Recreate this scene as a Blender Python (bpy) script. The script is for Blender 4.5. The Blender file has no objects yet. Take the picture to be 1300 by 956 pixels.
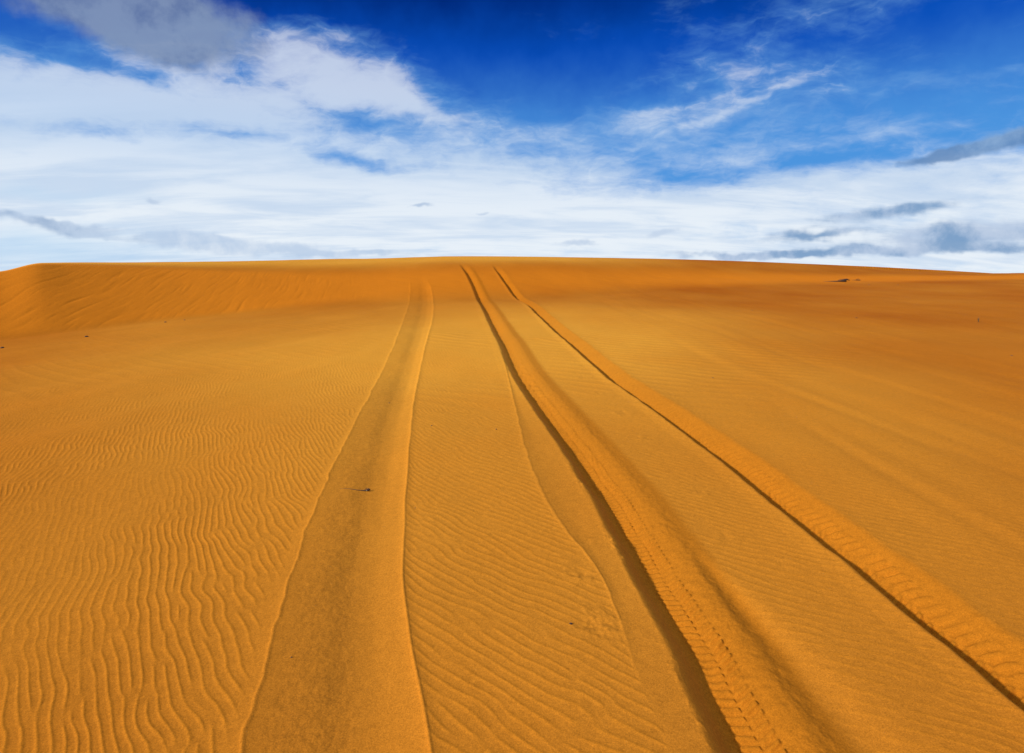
import bpy, math
import numpy as np
# ------------------------------------------------------------------ terrain
PITCH = math.radians(4.86); EYE = 2.0; FPX = 800.0
SLOPE = 0.0617
rng = np.random.default_rng(7)
_lat = {}
def noise(x, y, seed=0):
    """gradient noise, about -1..1"""
    if seed not in _lat:
        r = np.random.default_rng(1000+seed); an = r.random((256, 256))*2*np.pi
        _lat[seed] = (np.cos(an), np.sin(an))
    gx, gy = _lat[seed]
    xi = np.floor(x); yi = np.floor(y); fx = x-xi; fy = y-yi
    i0 = xi.astype(np.int64) & 255; j0 = yi.astype(np.int64) & 255
    i1 = (i0+1) & 255; j1 = (j0+1) & 255
    u = fx*fx*fx*(fx*(fx*6-15)+10); v = fy*fy*fy*(fy*(fy*6-15)+10)
    n00 = gx[i0, j0]*fx + gy[i0, j0]*fy
    n10 = gx[i1, j0]*(fx-1) + gy[i1, j0]*fy
    n01 = gx[i0, j1]*fx + gy[i0, j1]*(fy-1)
    n11 = gx[i1, j1]*(fx-1) + gy[i1, j1]*(fy-1)
    return ((n00*(1-u)+n10*u)*(1-v) + (n01*(1-u)+n11*u)*v)*1.5
def fbm(x, y, seed=0, octv=4, gain=.5):
    s = 0; a = 1; f = 1
    for o in range(octv):
        s = s + a*noise(x*f+13.7*o, y*f-7.3*o, seed+o); a *= gain; f *= 2.03
    return s
def sm(e0, e1, x):
    t = np.clip((x-e0)/(e1-e0), 0, 1); return t*t*(3-2*t)
def pchip(xk, yk, x):
    xk = np.asarray(xk, float); yk = np.asarray(yk, float)
    h = np.diff(xk); d = np.diff(yk)/h; m = np.zeros_like(yk)
    for i in range(1, len(yk)-1):
        if d[i-1]*d[i] > 0:
            w1 = 2*h[i]+h[i-1]; w2 = h[i]+2*h[i-1]
            m[i] = (w1+w2)/(w1/d[i-1]+w2/d[i])
    m[0] = d[0]; m[-1] = d[-1]
    x = np.asarray(x, float); xc = np.clip(x, xk[0], xk[-1])
    k = np.clip(np.searchsorted(xk, xc)-1, 0, len(h)-1)
    t = (xc-xk[k])/h[k]
    r = (yk[k]*(1+2*t)*(1-t)**2 + m[k]*h[k]*t*(1-t)**2 + yk[k+1]*t*t*(3-2*t) + m[k+1]*h[k]*t*t*(t-1))
    return r + np.where(x > xk[-1], (x-xk[-1])*m[-1], 0) + np.where(x < xk[0], (x-xk[0])*m[0], 0)
def smax(a, b, k):
    h = np.clip(.5+.5*(a-b)/k, 0, 1); return b*(1-h)+a*h+k*h*(1-h)
def smin(a, b, k): return -smax(-a, -b, k)
# bearing knots (X/Y), then foot, brink and crest of the dune along each bearing
KA = [-1.31, -1.0, -.81, -.74, -.69, -.51, -.25, -.06, .25, .56, .81, 1.31]
KZB = [9.0, 12.0, 13.9, 14.7, 15.4, 18.3, 22.6, 25.6, 31.5, 37, 41, 47]        # foot distance
KZK = [12.3, 15.4, 17.75, 19.1, 20.1, 23.1, 26.6, 29.3, 35.5, 42, 47, 54]        # brink distance
KEK = [-.010, .0115, .0235, .0365, .0355, .0280, .0225, .0290, .0250, .0180, .0100, -.02]
KZC = [14.3, 17.4, 19.7, 21.4, 23.0, 26.0, 33.0, 38.0, 45, 51, 56, 62]        # crest distance
KEC = [-.005, .0135, .0250, .0383, .0390, .0405, .0450, .0490, .0445, .0330, .0195, -.01]
KKF = [.10, .10, .10, .10, .12, .16, .9, 1.2, 1.2, 1.2, 1.0, 1.0]                 # roundness of the foot
def base_h(X, Y, full=False):
    Ys = np.maximum(Y, .5)
    a = np.clip(X/Ys, -1.31, 1.31)
    zb = pchip(KA, KZB, a); zk = pchip(KA, KZK, a); ek = pchip(KA, KEK, a)
    zc = pchip(KA, KZC, a); ec = pchip(KA, KEC, a); kf = pchip(KA, KKF, a)
    plane = SLOPE*np.clip(Y, -15, 400)
    pb = SLOPE*zb; hk = EYE+ek*zk
    face = pb + (hk-pb)*(Ys-zb)/(zk-zb)
    c = zk*(ec-ek)/(zc-zk)**2
    d = Ys-zc
    L = zc-zk; D = np.minimum(-d, L)
    q = np.where(d > 0, 20*(np.sqrt(1+(d/9)**2)-1)*.18, c*D*D+2*c*L*np.maximum(-d-L, 0))
    plat = EYE+ec*zc + ec*np.minimum(d, 3) - q
    f2 = smin(face, plat, kf*.35)
    h = np.where(Ys < zb-6, plane, smax(plane, f2, kf*.45))
    h = np.where(Ys > zk+.5*(zc-zk), np.minimum(h, plat), h)
    h = np.where(Ys > zc, np.maximum(plat, -3.0), h)
    if full:
        wid = sm(-.45, 0, a)
        slipc = sm(zb-.2-1.8*wid, zb+.5+1.8*wid, Ys)*(1-sm(zk-.3-1.0*wid, zk+.6+2.5*wid, Ys))
        top = sm(zk, zk+.6*(zc-zk), Ys)*(1-sm(0, .35, a))
        facem = sm(zb-.2, zb+.5, Ys)*(1-sm(zk-.3, zk+.6+.0*zk, Ys))
        return h, facem, a, zb, zk, zc, slipc, top
    return h
# track centre lines, metres: (Y, X)
#TRACKS-BEGIN
TL = [(2.785, -1.172), (3.12, -1.244), (3.489, -1.315), (4.059, -1.415), (5.543, -1.628), (7.067, -1.794), (9.699, -2.079), (12.858, -2.421), (17.925, -3.072), (23.728, -3.848), (25.966, -4.171), (27.405, -4.464)]
TLR = [(2.785, -0.436), (3.187, -0.545), (3.573, -0.636), (4.059, -0.723), (5.543, -0.942), (8.633, -1.342), (12.858, -1.776), (16.973, -2.167), (23.033, -2.875), (25.95, -3.329), (27.617, -3.812)]
TM = [(2.785, 0.883), (3.017, 0.881), (3.208, 0.871), (3.386, 0.855), (3.707, 0.822), (3.952, 0.807), (4.634, 0.756), (5.465, 0.67), (6.142, 0.587), (7.369, 0.411), (9.136, 0.184), (10.474, 0.026), (12.858, -0.178), (17.727, -0.621), (21.838, -1.009), (26.184, -1.501), (28.155, -1.891), (30.149, -2.359)]
TR = [(2.785, 2.253), (2.897, 2.246), (3.087, 2.232), (3.324, 2.213), (3.547, 2.197), (3.871, 2.178), (4.207, 2.137), (4.606, 2.107), (5.135, 2.064), (5.667, 2.025), (7.369, 1.831), (8.446, 1.687), (10.137, 1.494), (13.071, 1.23), (18.128, 0.862), (23.095, 0.49), (27.039, -0.067), (29.203, -0.545), (30.978, -0.923)]
TO = [(2.785, 0.604), (2.874, 0.596), (3.28, 0.586), (3.801, 0.541), (4.379, 0.383), (4.918, 0.277), (5.975, 0.152), (7.774, 0.049), (11.062, -0.139), (13.991, -0.439)]
#TRACKS-END
def track_x(T, Y):
    k = [p[0] for p in T]; v = [p[1] for p in T]
    x = pchip(k, v, Y); sl = (pchip(k, v, Y+.05)-pchip(k, v, Y-.05))/.1
    return x, 1/np.sqrt(1+sl*sl)
def box(a, b, w, t): return sm(a-w, a+w, t)*(1-sm(b-w, b+w, t))
# wind ripples: an analytic band-pass noise whose phase gives crests with natural forks and ends
def ripple_field(seed, nu, nv, du, dv, lam, su, sv):
    r = np.random.default_rng(seed)
    z = np.fft.fft2(r.standard_normal((nu, nv)))
    ku = np.fft.fftfreq(nu, du)[:, None]; kv = np.fft.fftfreq(nv, dv)[None, :]
    k0 = 1/lam
    f = np.exp(-((ku-k0)/(su*k0))**2/2 - (kv/(sv*k0))**2/2)
    z = np.fft.ifft2(z*f); return z/np.sqrt((np.abs(z)**2).mean())
def samp(Z, u, v):
    nu, nv = Z.shape
    ui = np.floor(u); vi = np.floor(v); fu = u-ui; fv = v-vi
    i0 = ui.astype(np.int64) % nu; j0 = vi.astype(np.int64) % nv; i1 = (i0+1) % nu; j1 = (j0+1) % nv
    return (Z[i0, j0]*(1-fu)+Z[i1, j0]*fu)*(1-fv) + (Z[i0, j1]*(1-fu)+Z[i1, j1]*fu)*fv
RZ = ripple_field(3, 2048, 1024, .009, .018, .068, .13, .15)
def ripples(X, Y):
    cx, cy = 11.0, 17.0
    wx = X + .05*fbm(X*1.1, Y*1.1, 20, 3); wy = Y + .05*fbm(X*1.1, Y*1.1, 24, 3)
    u = -np.hypot(wx-cx, wy-cy); v = np.arctan2(wy-cy, wx-cx)*15
    kx = np.clip((.5-wx)/3, 0, 1)
    u = u + np.where(wx < .5, -.5*3*(kx**3-kx**4/2), 0) + np.where(wx < -2.5, .5*(wx+2.5), 0)
    z = samp(RZ, u/.009, v/.018)
    m = np.clip(np.abs(z)/.55, 0, 1); ph = np.angle(z)
    c = .5+.5*np.cos(ph+.55*np.sin(ph))
    return (c**1.5)*m
def ground(X, Y):
    """height, and masks for the sand's own colour"""
    h, facem, a, zb, zk, zc, slipc, topm = base_h(X, Y, True)
    R = np.hypot(X, Y)
    # broad swells of the sand sheet
    swell = .035*fbm(X*.13, Y*.13, 40, 3)*sm(4, 12, R) + .012*fbm(X*.5, Y*.35, 44, 3)
    h = h + swell*np.where(Y > 0, 1-.75*sm(zk-1, zc, Y), 1)
    lw = sm(-1.5, -4, X)
    q = X*.92-Y*.39; s = X*.39+Y*.92
    h = h + lw*.016*fbm(q*.75, s*.12, 50, 3)*sm(5, 9, R)*(1-facem)
    rw = sm(2.6, 3.6, X)
    q2 = X+.10*(Y-5)*.3 + .25*noise(X*.15, Y*.15, 53)
    h = h + rw*.011*fbm(q2*1.15, Y*.10, 55, 3)*(1-sm(20, 40, Y))
    # scoured streaks on the slip face
    q = X*.985+Y*.17 + .12*noise(X*.5, Y*.5, 59); s = -X*.17+Y*.985
    lf = facem*sm(-.15, -.36, a)
    stk = fbm(q*3.2, s*.34, 60, 4, .62)
    stk2 = np.maximum(0, noise(q*6.5+9, s*.45, 66)-.25)
    stk3 = np.maximum(0, noise(q*9.5+2, s*.60, 67)-.35)
    h = h + lf*(.003*stk - .010*stk2 - .016*stk3)
    h = h + facem*(1-sm(-.15, -.36, a))*.010*fbm(X*.35+Y*.1, Y*1.3, 70, 3)
    # tracks
    quiet = np.zeros_like(X)          # 1 where ripples were wiped out
    coarse_shade = np.zeros_like(X); fresh = np.zeros_like(X)
    ends = 1-sm(27, 31, Y)
    back = np.where(Y < 1, 1.0, 1.0)
    # wide wind-softened trough on the left
    xl, cl = track_x(TL, Y); xr, cr = track_x(TLR, Y)
    wob = .012*fbm(Y*2.2, X*0+3.3, 80, 3)
    xl = xl+wob+.010*noise(Y*7, X*0, 81); xr = xr+.008*noise(Y*1.7, X*0+8, 83)
    w = np.maximum(xr-xl, .2); u = (X-xl)/w
    p = pchip([-.28, -.10, -.02, .0, .025, .10, .35, .58, .72, .88, .98, 1.0, 1.02, 1.10, 1.3],
              [0, .001, .006, .012, .007, .001, -.013, -.034, -.036, -.021, -.002, .009, .004, -.001, 0], np.clip(u, -.28, 1.3))
    el = 1-sm(24.5, 28, Y)
    h = h + p*el*(.9+.2*noise(Y*.6, X*0, 84))
    inl = box(-.03, 1.0, .03, u)*el
    quiet = np.maximum(quiet, box(-.10, 1.02, .05, u)*el)
    coarse_shade = np.maximum(coarse_shade, box(.12, .60, .14, u)*el*(1-sm(6, 13, Y)*.75))
    h = h + inl*(.0015*fbm(X*26, Y*20, 86, 3)*box(.1, .6, .12, u)+.004*fbm(X*3, Y*1.2, 87, 3))
    # middle rut, sharp lip on its left, berm on its right
    xm, cm = track_x(TM, Y)
    t = (X-xm)*cm + .010*fbm(Y*1.9, X*0+1, 90, 2) + .005*noise(Y*6, X*0, 92)
    pm = pchip([-.26, -.14, -.105, -.08, -.05, -.01, .02, .05, .085, .15, .24, .32, .37, .46, .60],
               [0, .005, .006, -.004, -.032, -.078, -.108, -.122, -.116, -.088, -.038, -.006, .003, .002, 0], np.clip(t, -.26, .60))
    em = 1-sm(29, 31, Y)
    h = h + pm*em*(.96+.12*noise(Y*.5, X*0+4, 93)+.14*noise(Y*1.9, X*0+6, 94))
    quiet = np.maximum(quiet, box(-.10, .50, .05, t)*em)
    near = 1-sm(8, 13, Y)
    lug = .5+.5*np.clip(2.2*np.sin(2*np.pi*(Y+.35*t)/.056+.6*noise(Y*3, t*9, 95)), -1, 1)
    lugb = .5+.5*np.clip(2.2*np.sin(2*np.pi*(Y-.35*t)/.056+2.6+.6*noise(Y*3, t*9, 96)), -1, 1)
    h = h + near*em*.0165*(box(.075, .150, .009, t)*lug + box(.162, .225, .010, t)*lugb)*(.75+.6*noise(Y*4, t*14, 97))
    h = h + (1-sm(9, 14, Y))*.0035*box(.15, .45, .04, t)*fbm(X*16, Y*16, 98, 3)
    clod = np.maximum(0, noise(X*24, Y*24, 99)-.22)+.6*np.maximum(0, noise(X*47, Y*47, 89)-.25)
    h = h + (1-sm(9, 14, Y))*(.014*box(-.14, -.06, .02, t)+.010*box(-.04, .10, .03, t)+.008*box(.22, .40, .05, t))*clod*sm(-.3, .5, noise(X*2, Y*1.5, 88))
    fresh = np.maximum(fresh, box(.04, .50, .05, t)*em)
    coarse_shade = np.maximum(coarse_shade, .5*box(-.05, .14, .02, t)*em)  # darker band painting shade along the rut bottom
    # older shallow rut beside it
    xo, co = track_x(TO, Y); xm2 = xm-.10
    wo = np.maximum(xm2-xo, .06); uo = (X-xo)/wo
    eo = sm(14, 10, Y)
    po = pchip([-.3, -.07, 0, .07, .35, .8, 1.0, 1.05], [0, .003, .007, .002, -.005, -.003, 0, 0], np.clip(uo+.03*fbm(Y*4, X*0+2, 100, 3), -.3, 1.05))
    quiet_o = 0
    h = h + po*eo*sm(2.6, 3.8, Y+0*X)
    quiet = np.maximum(quiet, .9*box(-.05, 1.0, .06, uo)*eo)
    coarse_shade = np.maximum(coarse_shade, .55*box(.1, .9, .12, uo)*eo*(1-sm(6, 10, Y)))
    # hollow to the right of the berm, nearest the lens
    xg = 1.27+.13*(3.66-Y); tg = (X-xg)
    wg = np.clip(.05+.07*(3.9-Y), .03, .5)
    h = h - .034*sm(4.3, 3.3, Y)*np.exp(-(tg/wg)**2)
    quiet = np.maximum(quiet, .6*sm(4.1, 3.5, Y)*np.exp(-(tg/wg/1.3)**2))
    # right rut
    xr_, cr_ = track_x(TR, Y)
    t = (X-xr_)*cr_ + .016*fbm(Y*1.6, X*0+5, 110, 3) + .004*noise(Y*8, X*0, 112)
    tr = np.where(t > .2, t+.018*noise(Y*2.6, X*0, 113)*sm(.2, .35, t), t)
    pr = pchip([-.20, -.11, -.065, -.04, .01, .04, .065, .10, .14, .21, .31, .36, .385, .45, .55],
               [0, .009, .015, .005, -.062, -.112, -.132, -.132, -.116, -.076, -.022, .002, .006, .003, 0], np.clip(tr, -.2, .55))
    er = 1-sm(29, 31.5, Y)
    h = h + pr*er*(.95+.1*noise(Y*.5, X*0+14, 114)+.22*noise(Y*1.7, X*0+2, 119))
    quiet = np.maximum(quiet, box(-.08, .39, .03, tr)*er)
    bars = np.clip(1.6*np.sin(2*np.pi*(Y-.45*t)/.085+1.3*noise(Y*2, t*7, 115)), -1, 1)
    bars2 = np.clip(1.6*np.sin(2*np.pi*(Y+.30*t)/.085+2.2+1.3*noise(Y*2, t*7, 118)), -1, 1)
    h = h + (1-sm(9, 15, Y))*.0125*(box(.06, .165, .015, t)*bars+.8*box(.185, .27, .015, t)*bars2)*(.75+.8*noise(Y*5, t*10, 116))
    h = h + (1-sm(9, 14, Y))*(.012*box(-.12, -.04, .02, t)+.007*box(.0, .40, .05, t))*clod*sm(-.2, .6, noise(X*2+5, Y*1.5, 87))
    h = h + (1-sm(6, 9, Y))*.0025*box(.12, .36, .03, t)*fbm(X*18, Y*18, 117, 3)
    fresh = np.maximum(fresh, box(.04, .38, .04, tr)*er)
    coarse_shade = np.maximum(coarse_shade, .5*box(-.03, .12, .02, t)*er)  # shade of the right rut's bottom, painted into the colour
    # faint old wheel marks on the right, almost blown away
    for (x0, sl, wd, dp, y0, y1) in ((3.42, -.02, .10, .007, 2, 8), (4.32, -.13, .13, .008, 3, 13), (5.9, -.12, .16, .006, 5, 20), (8.1, -.10, .2, .007, 8, 30)):
        tt = X-(x0+sl*(Y-6)+.15*noise(Y*.25, X*0+x0, 120))
        e = box(y0, y1, 1.5, Y)
        h = h - dp*e*np.exp(-(tt/wd)**2) + dp*.3*e*np.exp(-((tt-1.7*wd)/wd)**2)
        quiet = np.maximum(quiet, .5*e*np.exp(-(tt/wd)**2))
    # crumbled sand and half-filled footprints beside the ruts
    r2 = np.random.default_rng(21)
    cr = 0
    for (bx, by, br, dp) in ((.47, 3.25, .10, .014), (.43, 3.75, .07, .012), (.52, 4.2, .05, .008), (1.55, 5.1, .08, .008), (1.62, 5.55, .06, .007), (1.5, 4.3, .07, .006), (1.75, 3.9, .06, .006),
                             (1.42, 6.6, .10, .01), (1.33, 7.6, .11, .01), (1.2, 8.7, .1, .01), (1.12, 9.9, .1, .01)):
        d2 = ((X-bx)**2*1.6+(Y-by)**2)/(br*1.5)**2
        ex = np.exp(-d2)
        cr = cr + dp*.9*ex*(fbm(X*8.5+br*99, Y*8.5, 130, 3)+.5*np.maximum(0, noise(X*26, Y*26, 131)))
        quiet = np.maximum(quiet, .7*ex)
    h = h + cr
    # ripples
    rp = ripples(X, Y)
    far = sm(6, 11, R)*(1-sm(22, 32, R))*(1-quiet)*(1-sm(zb-2.5, zb-.3, Y))*(1-.6*sm(-2, -5, X))
    h = h + far*.0095*(ripples(X/4.5+3, Y/4.5+1)-.4)*sm(-.5, .6, fbm(X*.2, Y*.2, 141, 2))
    amp = .0027*(1-sm(8, 19, R))*(1-quiet)*(.35+.65*sm(-.35, .25, fbm(X*.45, Y*.45, 140, 2)+.25-.25*sm(2, 5, X)))
    amp = amp*(1+.35*sm(-.5, -3, X)) * np.where(Y > 0, 1, .6)
    h = h + amp*(rp-.4)
    h = h + (1-quiet)*.0012*fbm(X*9, Y*9, 150, 2)*(1-sm(6, 10, R))
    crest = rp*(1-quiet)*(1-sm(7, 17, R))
    pale = np.exp(-(((X+.3)/6.5)**2+((Y-14)/8.5)**2)) + .15 + .20*fbm(X*.16, Y*.12, 160, 4)  # pale sand; its central patch also paints in the view's brighter middle
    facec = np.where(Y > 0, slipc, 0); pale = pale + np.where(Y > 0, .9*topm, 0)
    h = h + .0012*fbm(X*2.2, Y*2.2, 152, 3)
    return h, crest, np.clip(coarse_shade, 0, 1), np.clip(pale, 0, 1), facec, fresh

# ------------------------------------------------------------------ helpers
scene = bpy.context.scene
C = scene.collection
def tag(o, label=None, cat=None, group=None, kind=None):
    for k, v in (('label', label), ('category', cat), ('group', group), ('kind', kind)):
        if v: o[k] = v
class NB:
    """tiny node-graph writer"""
    def __init__(s, nt): s.nt = nt
    def sock(s, inp, v):
        if isinstance(v, (int, float)): inp.default_value = v
        elif isinstance(v, tuple): inp.default_value = v if len(v) == len(inp.default_value) else v+(1,)
        else: s.nt.links.new(v, inp)
    def m(s, op, a, b=0.0, c=0.0, clamp=False):
        n = s.nt.nodes.new('ShaderNodeMath'); n.operation = op; n.use_clamp = clamp
        s.sock(n.inputs[0], a); s.sock(n.inputs[1], b); s.sock(n.inputs[2], c); return n.outputs[0]
    def vec(s, x, y, z=0.0):
        n = s.nt.nodes.new('ShaderNodeCombineXYZ')
        for i, v in enumerate((x, y, z)): s.sock(n.inputs[i], v)
        return n.outputs[0]
    def sep(s, v):
        n = s.nt.nodes.new('ShaderNodeSeparateXYZ'); s.sock(n.inputs[0], v); return n.outputs
    def noise(s, v, scale=1.0, detail=4.0, rough=.5, lac=2.0, dist=0.0, col=False):
        n = s.nt.nodes.new('ShaderNodeTexNoise'); n.noise_dimensions = '3D'
        s.sock(n.inputs['Vector'], v)
        for k, q in (('Scale', scale), ('Detail', detail), ('Roughness', rough), ('Lacunarity', lac), ('Distortion', dist)): s.sock(n.inputs[k], q)
        return n.outputs['Color' if col else 'Fac']
    def ss(s, a, b, x):
        n = s.nt.nodes.new('ShaderNodeMapRange'); n.interpolation_type = 'SMOOTHSTEP'
        s.sock(n.inputs['Value'], x); s.sock(n.inputs['From Min'], a); s.sock(n.inputs['From Max'], b); return n.outputs['Result']
    def mix(s, f, a, b):
        n = s.nt.nodes.new('ShaderNodeMix'); n.data_type = 'RGBA'
        s.sock(n.inputs[0], f); s.sock(n.inputs[6], a); s.sock(n.inputs[7], b); return n.outputs[2]
    def attr(s, name):
        n = s.nt.nodes.new('ShaderNodeAttribute'); n.attribute_name = name; return n.outputs['Fac']

def simple_mat(name, c1, c2, scale=200, rough=.85):
    m = bpy.data.materials.new(name); m.use_nodes = True; nt = m.node_tree; b = nt.nodes['Principled BSDF']; g = NB(nt)
    tc = nt.nodes.new('ShaderNodeTexCoord').outputs['Object']
    n = g.noise(tc, float(scale), 4.0, .6)
    nt.links.new(g.mix(g.ss(.35, .65, n), c1, c2), b.inputs['Base Color'])
    b.inputs['Roughness'].default_value = rough
    bp = nt.nodes.new('ShaderNodeBump'); bp.inputs['Strength'].default_value = .6; bp.inputs['Distance'].default_value = .002
    nt.links.new(n, bp.inputs['Height']); nt.links.new(bp.outputs[0], b.inputs['Normal'])
    return m
# ------------------------------------------------------------------ sand
def sand_material():
    m = bpy.data.materials.new('orange_sand'); m.use_nodes = True; nt = m.node_tree; b = nt.nodes['Principled BSDF']; g = NB(nt)
    tc = nt.nodes.new('ShaderNodeTexCoord').outputs['Object']
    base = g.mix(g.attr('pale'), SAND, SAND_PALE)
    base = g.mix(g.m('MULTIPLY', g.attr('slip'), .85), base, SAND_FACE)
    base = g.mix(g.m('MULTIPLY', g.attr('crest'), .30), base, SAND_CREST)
    base = g.mix(g.m('MULTIPLY', g.attr('fresh'), .65), base, SAND_FRESH)
    big = g.noise(tc, .6, 5.0, .6)
    base = g.mix(g.m('MULTIPLY', g.ss(.40, .75, big), .15), base, SAND_FACE)
    # dark heavy grains in the wheel marks, plus shade painted into the rut bottoms
    sp = g.noise(tc, 120.0, 3.0, .75); sp2 = g.noise(tc, 14.0, 4.0, .6)
    k = g.m('MULTIPLY', g.attr('coarse_shade'), g.m('MULTIPLY', g.ss(.40, .64, sp), g.ss(.30, .62, sp2)))
    base = g.mix(g.m('MULTIPLY', k, .38), base, SAND_DARK)
    base = g.mix(g.m('MULTIPLY', g.attr('coarse_shade'), .04), base, SAND_DARK)
    # grain
    gr = g.noise(tc, 170.0, 3.0, .85); g2 = g.noise(tc, 22.0, 3.0, .7)
    g3 = g.noise(tc, 75.0, 2.0, .7)
    v = g.m('ADD', g.m('MULTIPLY_ADD', gr, 1.5, -.20), g.m('MULTIPLY_ADD', g3, .5, .08)); v = g.m('ADD', v, g.m('MULTIPLY_ADD', g2, .36, -.06))
    n = nt.nodes.new('ShaderNodeVectorMath'); n.operation = 'SCALE'
    nt.links.new(base, n.inputs[0]); nt.links.new(v, n.inputs['Scale'])
    nt.links.new(n.outputs[0], b.inputs['Base Color'])
    b.inputs['Roughness'].default_value = 1.0; b.inputs['Specular IOR Level'].default_value = .02
    hb = g.m('ADD', g.m('MULTIPLY', gr, .6), g.noise(tc, 60.0, 3.0, .7))
    bp = nt.nodes.new('ShaderNodeBump'); bp.inputs['Strength'].default_value = .5; bp.inputs['Distance'].default_value = .004
    nt.links.new(hb, bp.inputs['Height']); nt.links.new(bp.outputs[0], b.inputs['Normal'])
    return m
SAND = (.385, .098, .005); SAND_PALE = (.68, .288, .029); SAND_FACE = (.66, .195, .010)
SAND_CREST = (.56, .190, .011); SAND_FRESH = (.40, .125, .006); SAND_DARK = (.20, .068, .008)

def build_ground():
    A = np.linspace(-.94, .94, 1480)
    th = np.arctan(A)
    side = np.linspace(th[-1], 2*np.pi+th[0], 76)[1:-1]
    th = np.concatenate([th, side])
    rs = [.3, .7, 1.1, 1.5, 1.85, 2.15]
    while rs[-1] < 5000:
        r = rs[-1]
        if r < 36: d = min(max(r*r*.9/1637, .004), .05)
        elif r < 72: d = .2
        else: d = r*.13
        rs.append(r+d)
    rs = np.array(rs); nr, nt_ = len(rs), len(th)
    R, T = np.meshgrid(rs, th, indexing='ij')
    X = (R*np.sin(T)).ravel(); Y = (R*np.cos(T)).ravel()
    H = np.empty_like(X); at = [np.empty_like(X) for _ in range(5)]
    for s in range(0, len(X), 250000):
        o = ground(X[s:s+250000], Y[s:s+250000]); H[s:s+250000] = o[0]
        for q in range(5): at[q][s:s+250000] = o[q+1]
    co = np.stack([X, Y, H], 1)
    hc = ground(np.array([0.]), np.array([0.]))[0][0]
    co = np.vstack([co, [[0, 0, hc]]]).astype(np.float32)
    i = np.arange(nr-1)[:, None]; j = np.arange(nt_)[None, :]; j2 = (j+1) % nt_
    q = np.stack([i*nt_+j, i*nt_+j2, (i+1)*nt_+j2, (i+1)*nt_+j], -1).reshape(-1, 4)[:, ::-1]
    c = nr*nt_; jj = np.arange(nt_); tri = np.stack([np.full(nt_, c), (jj+1) % nt_, jj], 1)
    nq, n3 = len(q), len(tri)
    me = bpy.data.meshes.new('ground')
    me.vertices.add(len(co)); me.vertices.foreach_set('co', co.ravel())
    idx = np.concatenate([q.ravel(), tri.ravel()]).astype(np.int32)
    me.loops.add(len(idx)); me.loops.foreach_set('vertex_index', idx)
    me.polygons.add(nq+n3)
    st = np.concatenate([np.arange(nq)*4, nq*4+np.arange(n3)*3]).astype(np.int32)
    me.polygons.foreach_set('loop_start', st)
    me.polygons.foreach_set('use_smooth', np.ones(nq+n3, dtype=bool))
    me.update(calc_edges=True)
    for nm, arr in zip(('crest', 'coarse_shade', 'pale', 'slip', 'fresh'), at):
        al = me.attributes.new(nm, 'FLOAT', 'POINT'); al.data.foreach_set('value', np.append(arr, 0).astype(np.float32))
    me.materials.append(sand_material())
    o = bpy.data.objects.new('ground', me); C.objects.link(o); tag(o, kind='structure')
    print('ground verts', len(co), 'up', me.polygons[1000].normal.z)
    return o
build_ground()
def gz(x, y): return float(ground(np.array([x], float), np.array([y], float))[0][0])

# ------------------------------------------------------------------ small things lying on the sand
def mesh_obj(name, verts, faces, mat, parent=None, smooth=True):
    me = bpy.data.meshes.new(name); me.from_pydata(verts, [], faces); me.update()
    for p in me.polygons: p.use_smooth = smooth
    me.materials.append(mat)
    o = bpy.data.objects.new(name, me); C.objects.link(o)
    if parent: o.parent = parent
    return o
def stone(name, x, y, size, mat, seed, flat=.62, stretch=1.25, sink=.34):
    """an angular weathered stone, squashed and chipped"""
    import bmesh
    bm = bmesh.new(); bmesh.ops.create_icosphere(bm, subdivisions=3, radius=1)
    r = np.random.default_rng(seed); planes = [(v/np.linalg.norm(v), .72+.25*r.random()) for v in r.standard_normal((11, 3))]
    for v in bm.verts:
        c = np.array(v.co)
        for n, d in planes:
            e = c@n-d
            if e > 0: c = c-n*e*.85
        c = c*(1+.06*noise(np.array([c[0]*2+seed]), np.array([c[1]*2+c[2]]), 200)[0])
        v.co = (c[0]*stretch, c[1], c[2]*flat)
    me = bpy.data.meshes.new(name); bm.to_mesh(me); bm.free(); me.materials.append(mat)
    for p in me.polygons: p.use_smooth = True
    o = bpy.data.objects.new(name, me); C.objects.link(o)
    h = size/2; o.scale = (h, h, h); o.rotation_euler = (0, 0, r.random()*6)
    o.location = (x, y, gz(x, y)+h*flat*(1-2*sink)); return o
def tube(pts, rad, n=8):
    V, F = [], []
    pts = np.array(pts, float)
    for i, p in enumerate(pts):
        d = pts[min(i+1, len(pts)-1)]-pts[max(i-1, 0)]; d /= np.linalg.norm(d)
        up = np.array([0, 0, 1.]) if abs(d[2]) < .9 else np.array([1., 0, 0])
        a = np.cross(d, up); a /= np.linalg.norm(a); b = np.cross(a, d)
        for k in range(n):
            t = 2*math.pi*k/n; rr = rad[i]*(1+.12*math.sin(3*t+i*1.7)); V.append(tuple(p+a*rr*math.cos(t)+b*rr*math.sin(t)))
    for i in range(len(pts)-1):
        for k in range(n): F.append((i*n+k, i*n+(k+1) % n, (i+1)*n+(k+1) % n, (i+1)*n+k))
    F.append(tuple(range(n))[::-1]); F.append(tuple((len(pts)-1)*n+k for k in range(n)))
    return V, F
def empty(name, x, y, rz=0):
    o = bpy.data.objects.new(name, None); C.objects.link(o); o.location = (x, y, gz(x, y)); o.rotation_euler = (0, 0, rz); o.empty_display_size = .05
    return o
M_stone = simple_mat('dark_ironstone', (.035, .016, .010), (.07, .03, .015), 60)
M_stone2 = simple_mat('brown_sandstone', (.10, .045, .018), (.16, .07, .025), 60)
M_bark = simple_mat('weathered_bark', (.035, .02, .012), (.085, .045, .022), 90)
M_grass = simple_mat('dry_sprig_stalk', (.06, .045, .018), (.10, .07, .03), 90)

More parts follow.
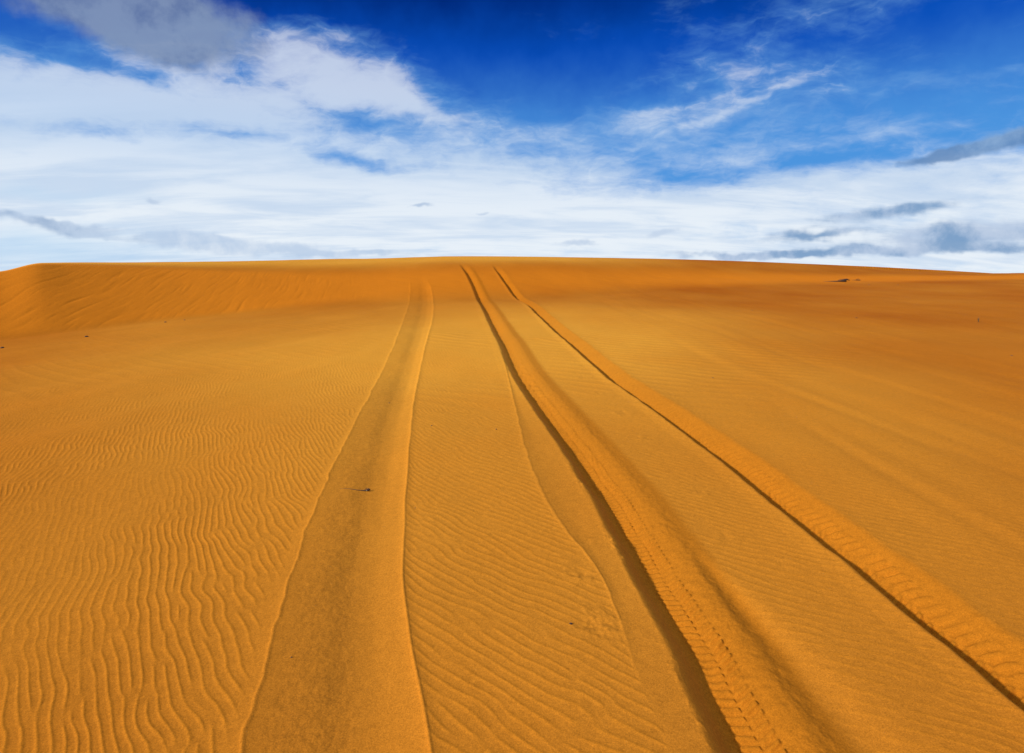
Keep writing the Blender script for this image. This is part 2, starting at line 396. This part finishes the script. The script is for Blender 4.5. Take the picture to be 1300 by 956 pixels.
def stick(name, x, y, dx, length, r0, lift, seed, sub=None):
    """a stick lying across the sand, part buried; returns its thing"""
    r = np.random.default_rng(seed); n = 12; P = []
    root = empty(name, x, y)
    z0 = gz(x, y)
    for i in range(n):
        f = i/(n-1)-.5; px = f*length*math.cos(dx); py = f*length*math.sin(dx)+.02*length*math.sin(f*7+seed)
        P.append((px, py, gz(x+px, y+py)-z0+r0*lift[0]*(1-i/(n-1))+r0*lift[1]*i/(n-1)))
    rad = [r0*(.35+.65*i/(n-1)) for i in range(n)]
    V, F = tube(P, rad); mesh_obj('stem', V, F, M_bark, root)
    return root, P, rad
# twig in the wide left trough, with the knot at its end
t, P, rad = stick('twig', -1.335, 5.187, .09, .23, .0040, (-.2, .9), 4)
k = np.array(P[-1]); V, F = tube([k+(-.012, 0, .004), k+(0, 0, .007), k+(.010, .002, .009), k+(.022, .004, .005)], [.004, .011, .010, .003]); mesh_obj('knot', V, F, M_stone, t)
V, F = tube([k+(-.03, 0, .003), k+(-.02, .03, .006), k+(-.015, .05, .012)], [.003, .002, .001]); mesh_obj('side_shoot', V, F, M_bark, t)
tag(t, 'thin brown twig with a dark knot lying across the wide left wheel trough', 'twig')
# branch on the far right rise
t, P, rad = stick('fallen_branch', 18.75, 36.9, .05, 1.5, .045, (-.6, 1.2), 9)
k = np.array(P[-1]); V, F = tube([k+(-.35, 0, .02), k+(-.1, 0, .075), k+(.05, .01, .09), k+(.22, .02, .04)], [.02, .05, .045, .015]); mesh_obj('broken_stump', V, F, M_stone, t)
V, F = tube([k+(-.5, 0, .0), k+(-.42, -.15, .08), k+(-.3, -.28, .12)], [.025, .016, .006]); mesh_obj('side_shoot', V, F, M_bark, t)
tag(t, 'dark half-buried branch with a thick broken end, below the crest on the right', 'branch')
t, P, rad = stick('fallen_branch', 20.9, 38.5, -.04, .55, .028, (-.4, 1.3), 12)
V, F = tube([np.array(P[6]), np.array(P[6])+(.05, -.05, .07), np.array(P[6])+(.12, -.1, .1)], [.02, .013, .005]); mesh_obj('side_shoot', V, F, M_bark, t)
tag(t, 'short thin branch just behind and right of the thicker half-buried one', 'branch')
# upright dry sprig on the right
t = empty('dry_sprig', 12.71, 17.16)
V, F = tube([(0, 0, -.02), (.004, 0, .04), (.0, .004, .09), (.016, .006, .14)], [.011, .009, .007, .003]); mesh_obj('stalk', V, F, M_grass, t)
for s in (-1, 1):
    V, F = tube([(0, 0, .04), (.02*s, .004, .07), (.035*s, -.005, .12 if s > 0 else .10)], [.006, .004, .002]); mesh_obj('leaf', V, F, M_grass, t)
tag(t, 'small dry sprig standing upright in the smooth sand at far right', 'plant')
stones = [
 (.317, 3.244, .015, 1, M_stone, 'dark pebble among the ripples between the left trough and the middle rut'),
 (-9.73, 14.37, .085, 2, M_stone, 'nearer dark stone at the foot of the left slip face'),
 (-9.445, 17.155, .08, 3, M_stone2, 'left one of two close stones below the streaked slip face'),
 (-9.22, 17.73, .06, 4, M_stone2, 'smaller right one of two close stones below the streaked slip face'),
 (-10.28, 12.65, .09, 5, M_stone2, 'brown stone at the left edge of the view, under the slip face'),
 (-.911, 7.036, .018, 6, M_stone2, 'tiny brown pebble just right of the wide trough'),
 (-.175, 6.911, .017, 7, M_stone, 'tiny dark pebble on the ripples left of the shallow old rut'),
 (-1.614, 8.181, .020, 8, M_stone2, 'brown pebble in the middle of the wide left trough'),
 (-.757, 4.794, .009, 9, M_stone2, 'smallest brown grain-like pebble beside the right rim of the wide trough'),
 (-1.091, 2.974, .008, 10, M_stone, 'tiny black pebble in the trough bottom nearest the viewer'),
 (19.45, 34.48, .09, 11, M_stone2, 'brown stone in front of the two fallen branches'),
 (21.04, 34.48, .09, 12, M_stone2, 'brown stone standing right of and nearer than the fallen branches'),
 (7.69, 20.19, .06, 13, M_stone2, 'lone brown stone on the smooth slope right of the tracks'),
 (9.80, 17.92, .05, 14, M_stone, 'dark stone on the smooth slope, left of the dry sprig'),
 (3.157, 9.82, .022, 15, M_stone2, 'small brown pebble on the slope just right of the right rut'),
 (9.41, 11.80, .035, 16, M_stone2, 'brown pebble near the right edge, nearer than the dry sprig'),
]
for x, y, s, sd, mt, lb in stones:
    o = stone('pebble' if s < .03 else 'stone', x, y, s*(.75 if s > .05 else 1), mt, sd)
    tag(o, lb, 'pebble' if s < .03 else 'stone', 'small stones scattered on the sand')

# ------------------------------------------------------------------ daylight
SUN_EL = 27.5; SUN_AZ = 239.0       # azimuth clockwise from +Y (the view direction)
sd = bpy.data.lights.new('sun', 'SUN'); sd.energy = 4.3; sd.angle = math.radians(3.0); sd.color = (1.0, .95, .86)
so = bpy.data.objects.new('sun', sd); C.objects.link(so)
from mathutils import Vector
e, az = math.radians(SUN_EL), math.radians(SUN_AZ)
sv = Vector((math.sin(az)*math.cos(e), math.cos(az)*math.cos(e), math.sin(e)))
so.rotation_euler = sv.to_track_quat('Z', 'Y').to_euler(); so.location = sv*50

w = bpy.data.worlds.new('World'); scene.world = w; w.use_nodes = True; nt = w.node_tree; g = NB(nt)
bg = nt.nodes['Background']; out = nt.nodes['World Output']
sky = nt.nodes.new('ShaderNodeTexSky'); sky.sky_type = 'NISHITA'; sky.sun_disc = False
sky.sun_elevation = e; sky.sun_rotation = az; sky.air_density = 1.0; sky.dust_density = .3; sky.ozone_density = 3.0; sky.altitude = 300
STR = .10
hs = nt.nodes.new('ShaderNodeHueSaturation'); hs.inputs['Saturation'].default_value = 1.25
# polarised, deeply saturated upper sky
sx, sy, sz = g.sep(sky.outputs[0])
SR = g.m('MINIMUM', g.m('MULTIPLY', g.m('POWER', g.m('MULTIPLY', sx, STR), 2.0), 1.4), .7)
SG = g.m('MINIMUM', g.m('MULTIPLY', g.m('POWER', g.m('MULTIPLY', sy, STR), 2.57), 2.6), .75)
SB = g.m('MINIMUM', g.m('MULTIPLY', g.m('POWER', g.m('MULTIPLY', sz, STR), 1.9), 1.5), .8)
SG = g.m('MINIMUM', SG, g.m('MULTIPLY', SB, .85))
hs.inputs['Saturation'].default_value = 1.10
nt.links.new(g.vec(SR, SG, SB), hs.inputs['Color'])
SKYC = hs.outputs[0]

d = nt.nodes.new('ShaderNodeTexCoord').outputs['Generated']
dx, dy, dz = g.sep(d)
AZ = g.m('MULTIPLY', g.m('ARCTAN2', dx, dy), 57.2958)
EL = g.m('MULTIPLY', g.m('ARCSINE', dz), 57.2958)
def px(x, y):   # photo bearing helper -> azimuth, elevation in degrees
    r = (x-650)/800; u = (433-y)/800; Y = math.cos(PITCH)+u*math.sin(PITCH); Z = -math.sin(PITCH)+u*math.cos(PITCH)
    return math.degrees(math.atan2(r, Y)), math.degrees(math.atan2(Z, math.hypot(r, Y)))
wn = g.noise(d, 5.0, 3.0, .55, 2.0, 0.0, True); wr, wg, wb = g.sep(wn)
AZw = g.m('ADD', AZ, g.m('MULTIPLY_ADD', wr, 9.0, -4.5)); ELw = g.m('ADD', EL, g.m('MULTIPLY_ADD', wg, 5.0, -2.5))
wn2 = g.noise(d, 18.0, 3.0, .6, 2.0, 0.0, True); w2r, w2g, w2b = g.sep(wn2)
AZs = g.m('ADD', AZ, g.m('MULTIPLY_ADD', w2r, 3.0, -1.5)); ELs = g.m('ADD', EL, g.m('MULTIPLY_ADD', w2g, 1.6, -.8))
def blob(cx, cy, rx, ry, rot=0, wt=1.0, A=None, E=None):
    A = A or AZw; E = E or ELw
    a0, e0 = px(cx, cy); k = .0716*math.cos(math.radians(a0))
    rx, ry = rx*k, ry*.0716*math.cos(math.radians(a0))
    c, s = math.cos(math.radians(rot)), math.sin(math.radians(rot))
    X = g.m('SUBTRACT', A, a0); Y = g.m('SUBTRACT', E, e0)
    u = g.m('ADD', g.m('MULTIPLY', X, c/rx), g.m('MULTIPLY', Y, s/rx)); v = g.m('ADD', g.m('MULTIPLY', X, -s/ry), g.m('MULTIPLY', Y, c/ry))
    r2 = g.m('ADD', g.m('MULTIPLY', u, u), g.m('MULTIPLY', v, v))
    return g.m('MULTIPLY', g.m('POWER', 2.718, g.m('MULTIPLY', r2, -1.0)), wt)
def total(l):
    t = l[0]
    for q in l[1:]: t = g.m('ADD', t, q)
    return t
# cloud texture lives on a flat layer overhead, so it runs away to the horizon
inv = g.m('DIVIDE', 1.0, g.m('ADD', g.m('MAXIMUM', dz, 0.0), .16))
PX = g.m('MULTIPLY', dx, inv); PY = g.m('MULTIPLY', dy, inv)
def plane_noise(sx, sy, rot, scale, detail, rough, dist, z=0.0):
    c, s = math.cos(math.radians(rot)), math.sin(math.radians(rot))
    u = g.m('ADD', g.m('MULTIPLY', PX, c*sx), g.m('MULTIPLY', PY, s*sx)); v = g.m('ADD', g.m('MULTIPLY', PX, -s*sy), g.m('MULTIPLY', PY, c*sy))
    return g.noise(g.vec(u, v, z), scale, detail, rough, 2.0, dist)
nA = plane_noise(1.0, 1.0, 0, 1.6, 6.0, .56, .5, 3.1)
nB = plane_noise(.55, 2.3, 14, 1.9, 6.0, .62, .35, 7.7)
nC = plane_noise(.5, 2.6, -35, 2.6, 6.0, .60, .6, 1.3)
nn = g.m('ADD', g.m('MULTIPLY', nA, .45), g.m('ADD', g.m('MULTIPLY', nB, .35), g.m('MULTIPLY', nC, .20)))
nn = g.m('SUBTRACT', nn, .5)
low = g.ss(15.0, 3.0, g.m('ADD', EL, g.m('MULTIPLY_ADD', wb, 4.0, -2.0)))
cov = total([blob(330, 95, 200, 50, -6, .22), blob(490, 150, 110, 40, -10, .18), blob(60, 110, 150, 40, 0, .25),g.m('MULTIPLY', low, .75), g.m('MULTIPLY', g.ss(27.0, 42.0, EL), .95), blob(1000, 80, 330, 100, 8, .08), blob(520, 90, 120, 60, 0, .10),  # includes an unseen overhead veil, added to lift the ambient light
    blob(90, 140, 330, 70, 0, .62), blob(330, 215, 330, 60, 0, .42), blob(300, 120, 170, 60, 0, .40), blob(640, 260, 420, 45, 0, .45),
    blob(430, 75, 130, 38, -12, .42), blob(535, 140, 95, 12, -10, .30), blob(960, 60, 190, 42, 16, .27), blob(1110, 110, 200, 30, 6, .16),
    blob(925, 140, 90, 6, 17, .28, AZs, ELs), blob(820, 150, 130, 14, 6, .30, AZs, ELs), blob(1180, 222, 220, 16, 3, .30), blob(790, 30, 200, 20, 12, .12),
    blob(1250, 95, 120, 8, 4, .18, AZs, ELs), blob(20, 40, 120, 20, -20, -.25),
    blob(110, 168, 60, 10, 0, -.50, AZs, ELs), blob(290, 172, 120, 17, 0, -.62, AZs, ELs), blob(455, 206, 60, 10, -8, -.72, AZs, ELs), blob(200, 105, 150, 14, -8, -.30, AZs, ELs), blob(440, 150, 80, 14, -5, -.50, AZs, ELs), blob(350, 105, 60, 14, 10, -.35, AZs, ELs), blob(880, 225, 190, 18, 3, -.30, AZs, ELs), blob(1080, 195, 120, 10, 5, -.25, AZs, ELs),
    blob(620, 50, 130, 60, 0, -.35), blob(330, 15, 90, 14, 0, -.30), blob(780, 100, 200, 25, 0, -.15), blob(1240, 30, 150, 30, 0, -.2)])
fine = g.noise(g.vec(AZs, g.m('MULTIPLY', ELs, 2.2), g.m("MULTIPLY", wr, 2.0)), .34, 6.0, .62, 2.1, .4)
rn = g.noise(g.vec(g.m('MULTIPLY_ADD', EL, .55, AZs), g.m('MULTIPLY_ADD', AZ, -.30, g.m('MULTIPLY', ELs, 3.2)), g.m('MULTIPLY', wb, 3.0)), .13, 4.0, .5, 2.0, .5)
ridge = g.m('POWER', g.m('SUBTRACT', 1.0, g.m('ABSOLUTE', g.m('MULTIPLY_ADD', rn, 4.0, -2.0)), clamp=True), 2.5)
cov = g.m('ADD', cov, g.m('MULTIPLY', ridge, .14))
veil = g.ss(.05, .98, g.m('ADD', cov, g.m('ADD', g.m('MULTIPLY', nn, 1.75), g.m('MULTIPLY_ADD', fine, .70, -.35))))
white = g.mix(g.ss(17.0, 5.0, EL), (.47, .63, .86), (.82, .885, .95))
shade = plane_noise(.6, 1.6, 6, 2.2, 7.0, .55, .4, 12.0)
white = g.mix(g.m('MULTIPLY', g.ss(.38, .68, shade), .60), white, (.47, .62, .83))
# hazy blue band just over the land, left and right
white = g.mix(g.m('ADD', blob(30, 315, 160, 26, 0, .55), blob(60, 240, 90, 10, 0, .25)), white, (.46, .68, .90))
ELh = g.m('ADD', EL, g.m('MULTIPLY_ADD', w2b, 3.0, -1.5))
air = g.mix(g.m('MULTIPLY', g.ss(25.0, 18.5, ELh), .80), SKYC, (.003, .080, .52))
air = g.mix(g.m('MULTIPLY', g.ss(20.5, 11.0, ELh), .85), air, (.085, .33, .76))
white = g.mix(g.ss(11.0, 17.0, EL), white, g.mix(g.ss(.25, .85, veil), (.17, .43, .77), (.64, .73, .87)))
air = g.mix(g.m('MULTIPLY', g.ss(10.0, 2.0, EL), .8), air, (.50, .70, .90))
col = g.mix(g.m('MULTIPLY', veil, g.m('MULTIPLY_ADD', g.ss(20.0, 9.0, EL), .17, .80)), air, white)
gn = g.m('ADD', g.m('MULTIPLY', plane_noise(1.0, 1.6, 0, 2.0, 6.0, .60, .5, 21.0), .6), g.m('MULTIPLY', g.noise(d, 26.0, 6.0, .62), .4)); gn = g.m('SUBTRACT', gn, .5)
def grey(blobs, c1, c2, lo=.36, hi=.80, amt=1.7, op=.9):
    lo -= .06; hi += .10; amt *= 1.1
    global col
    f = g.m('ADD', total(blobs), g.m('MULTIPLY', gn, amt)); f2 = g.ss(lo, hi, f)
    sh = g.ss(.40, .62, g.noise(d, 14.0, 6.0, .6))
    col = g.mix(g.m('MULTIPLY', f2, op), col, g.mix(sh, c1, c2))
grey([blob(165, 8, 165, 40, -4, 1.1, AZs, ELs), blob(195, 50, 75, 32, -8, .8, AZs, ELs)], (.125, .19, .37), (.22, .30, .47), .34, .74, 1.1, .90)
grey([blob(1255, 186, 75, 15, 8, 1.0, AZs, ELs), blob(1180, 200, 60, 7, 6, .5, AZs, ELs)], (.13, .26, .50), (.25, .40, .63), .34, .72, 1.5, .88)
grey([blob(1240, 296, 130, 17, 2, 1.05, AZs, ELs), blob(1130, 268, 90, 11, 5, .85, AZs, ELs), blob(1020, 299, 60, 6, 3, .8, AZs, ELs), blob(950, 322, 110, 6, 0, .8, AZs, ELs), blob(1180, 318, 150, 7, 0, .7, AZs, ELs)], (.16, .31, .54), (.46, .57, .75), .30, .78, 1.5, .88)
grey([blob(50, 278, 100, 6, -6, .85, AZs, ELs), blob(110, 296, 70, 7, -8, .8, AZs, ELs)], (.27, .40, .61), (.48, .60, .78), .30, .75, 1.3, .8)
grey([blob(340, 315, 120, 13, -2, .8, AZs, ELs), blob(240, 306, 60, 14, -4, .7, AZs, ELs), blob(490, 322, 80, 5, 0, .6, AZs, ELs)], (.47, .60, .79), (.66, .75, .87), .30, .72, 1.3, .8)
grey([blob(735, 309, 38, 5, 0, .85, AZs, ELs), blob(845, 296, 22, 6, 12, 1.0, AZs, ELs), blob(203, 258, 14, 5, 0, .9, AZs, ELs), blob(530, 260, 16, 3, 6, .8, AZs, ELs), blob(612, 273, 10, 3, 0, .8, AZs, ELs)], (.36, .49, .70), (.55, .66, .82), .34, .8, 1.4, .75)
nt.links.new(col, bg.inputs['Color']); bg.inputs['Strength'].default_value = 1.0
w.cycles.sampling_method = 'NONE'

# ------------------------------------------------------------------ camera
cd = bpy.data.cameras.new('camera'); cam = bpy.data.objects.new('camera', cd); C.objects.link(cam); scene.camera = cam
cd.sensor_fit = 'HORIZONTAL'; cd.sensor_width = 36; cd.lens = 36*800/1300; cd.shift_y = -45/1300
cam.location = (0, 0, EYE); cam.rotation_euler = (math.radians(90)-PITCH, 0, 0)
cd.clip_start = .05; cd.clip_end = 20000
scene.render.resolution_x = 1024; scene.render.resolution_y = 753
vs = scene.view_settings; vs.view_transform = 'Standard'; vs.look = 'None'; vs.gamma = 1; vs.exposure = 0; vs.use_curve_mapping = False
scene.cycles.max_bounces = 3; scene.cycles.diffuse_bounces = 2
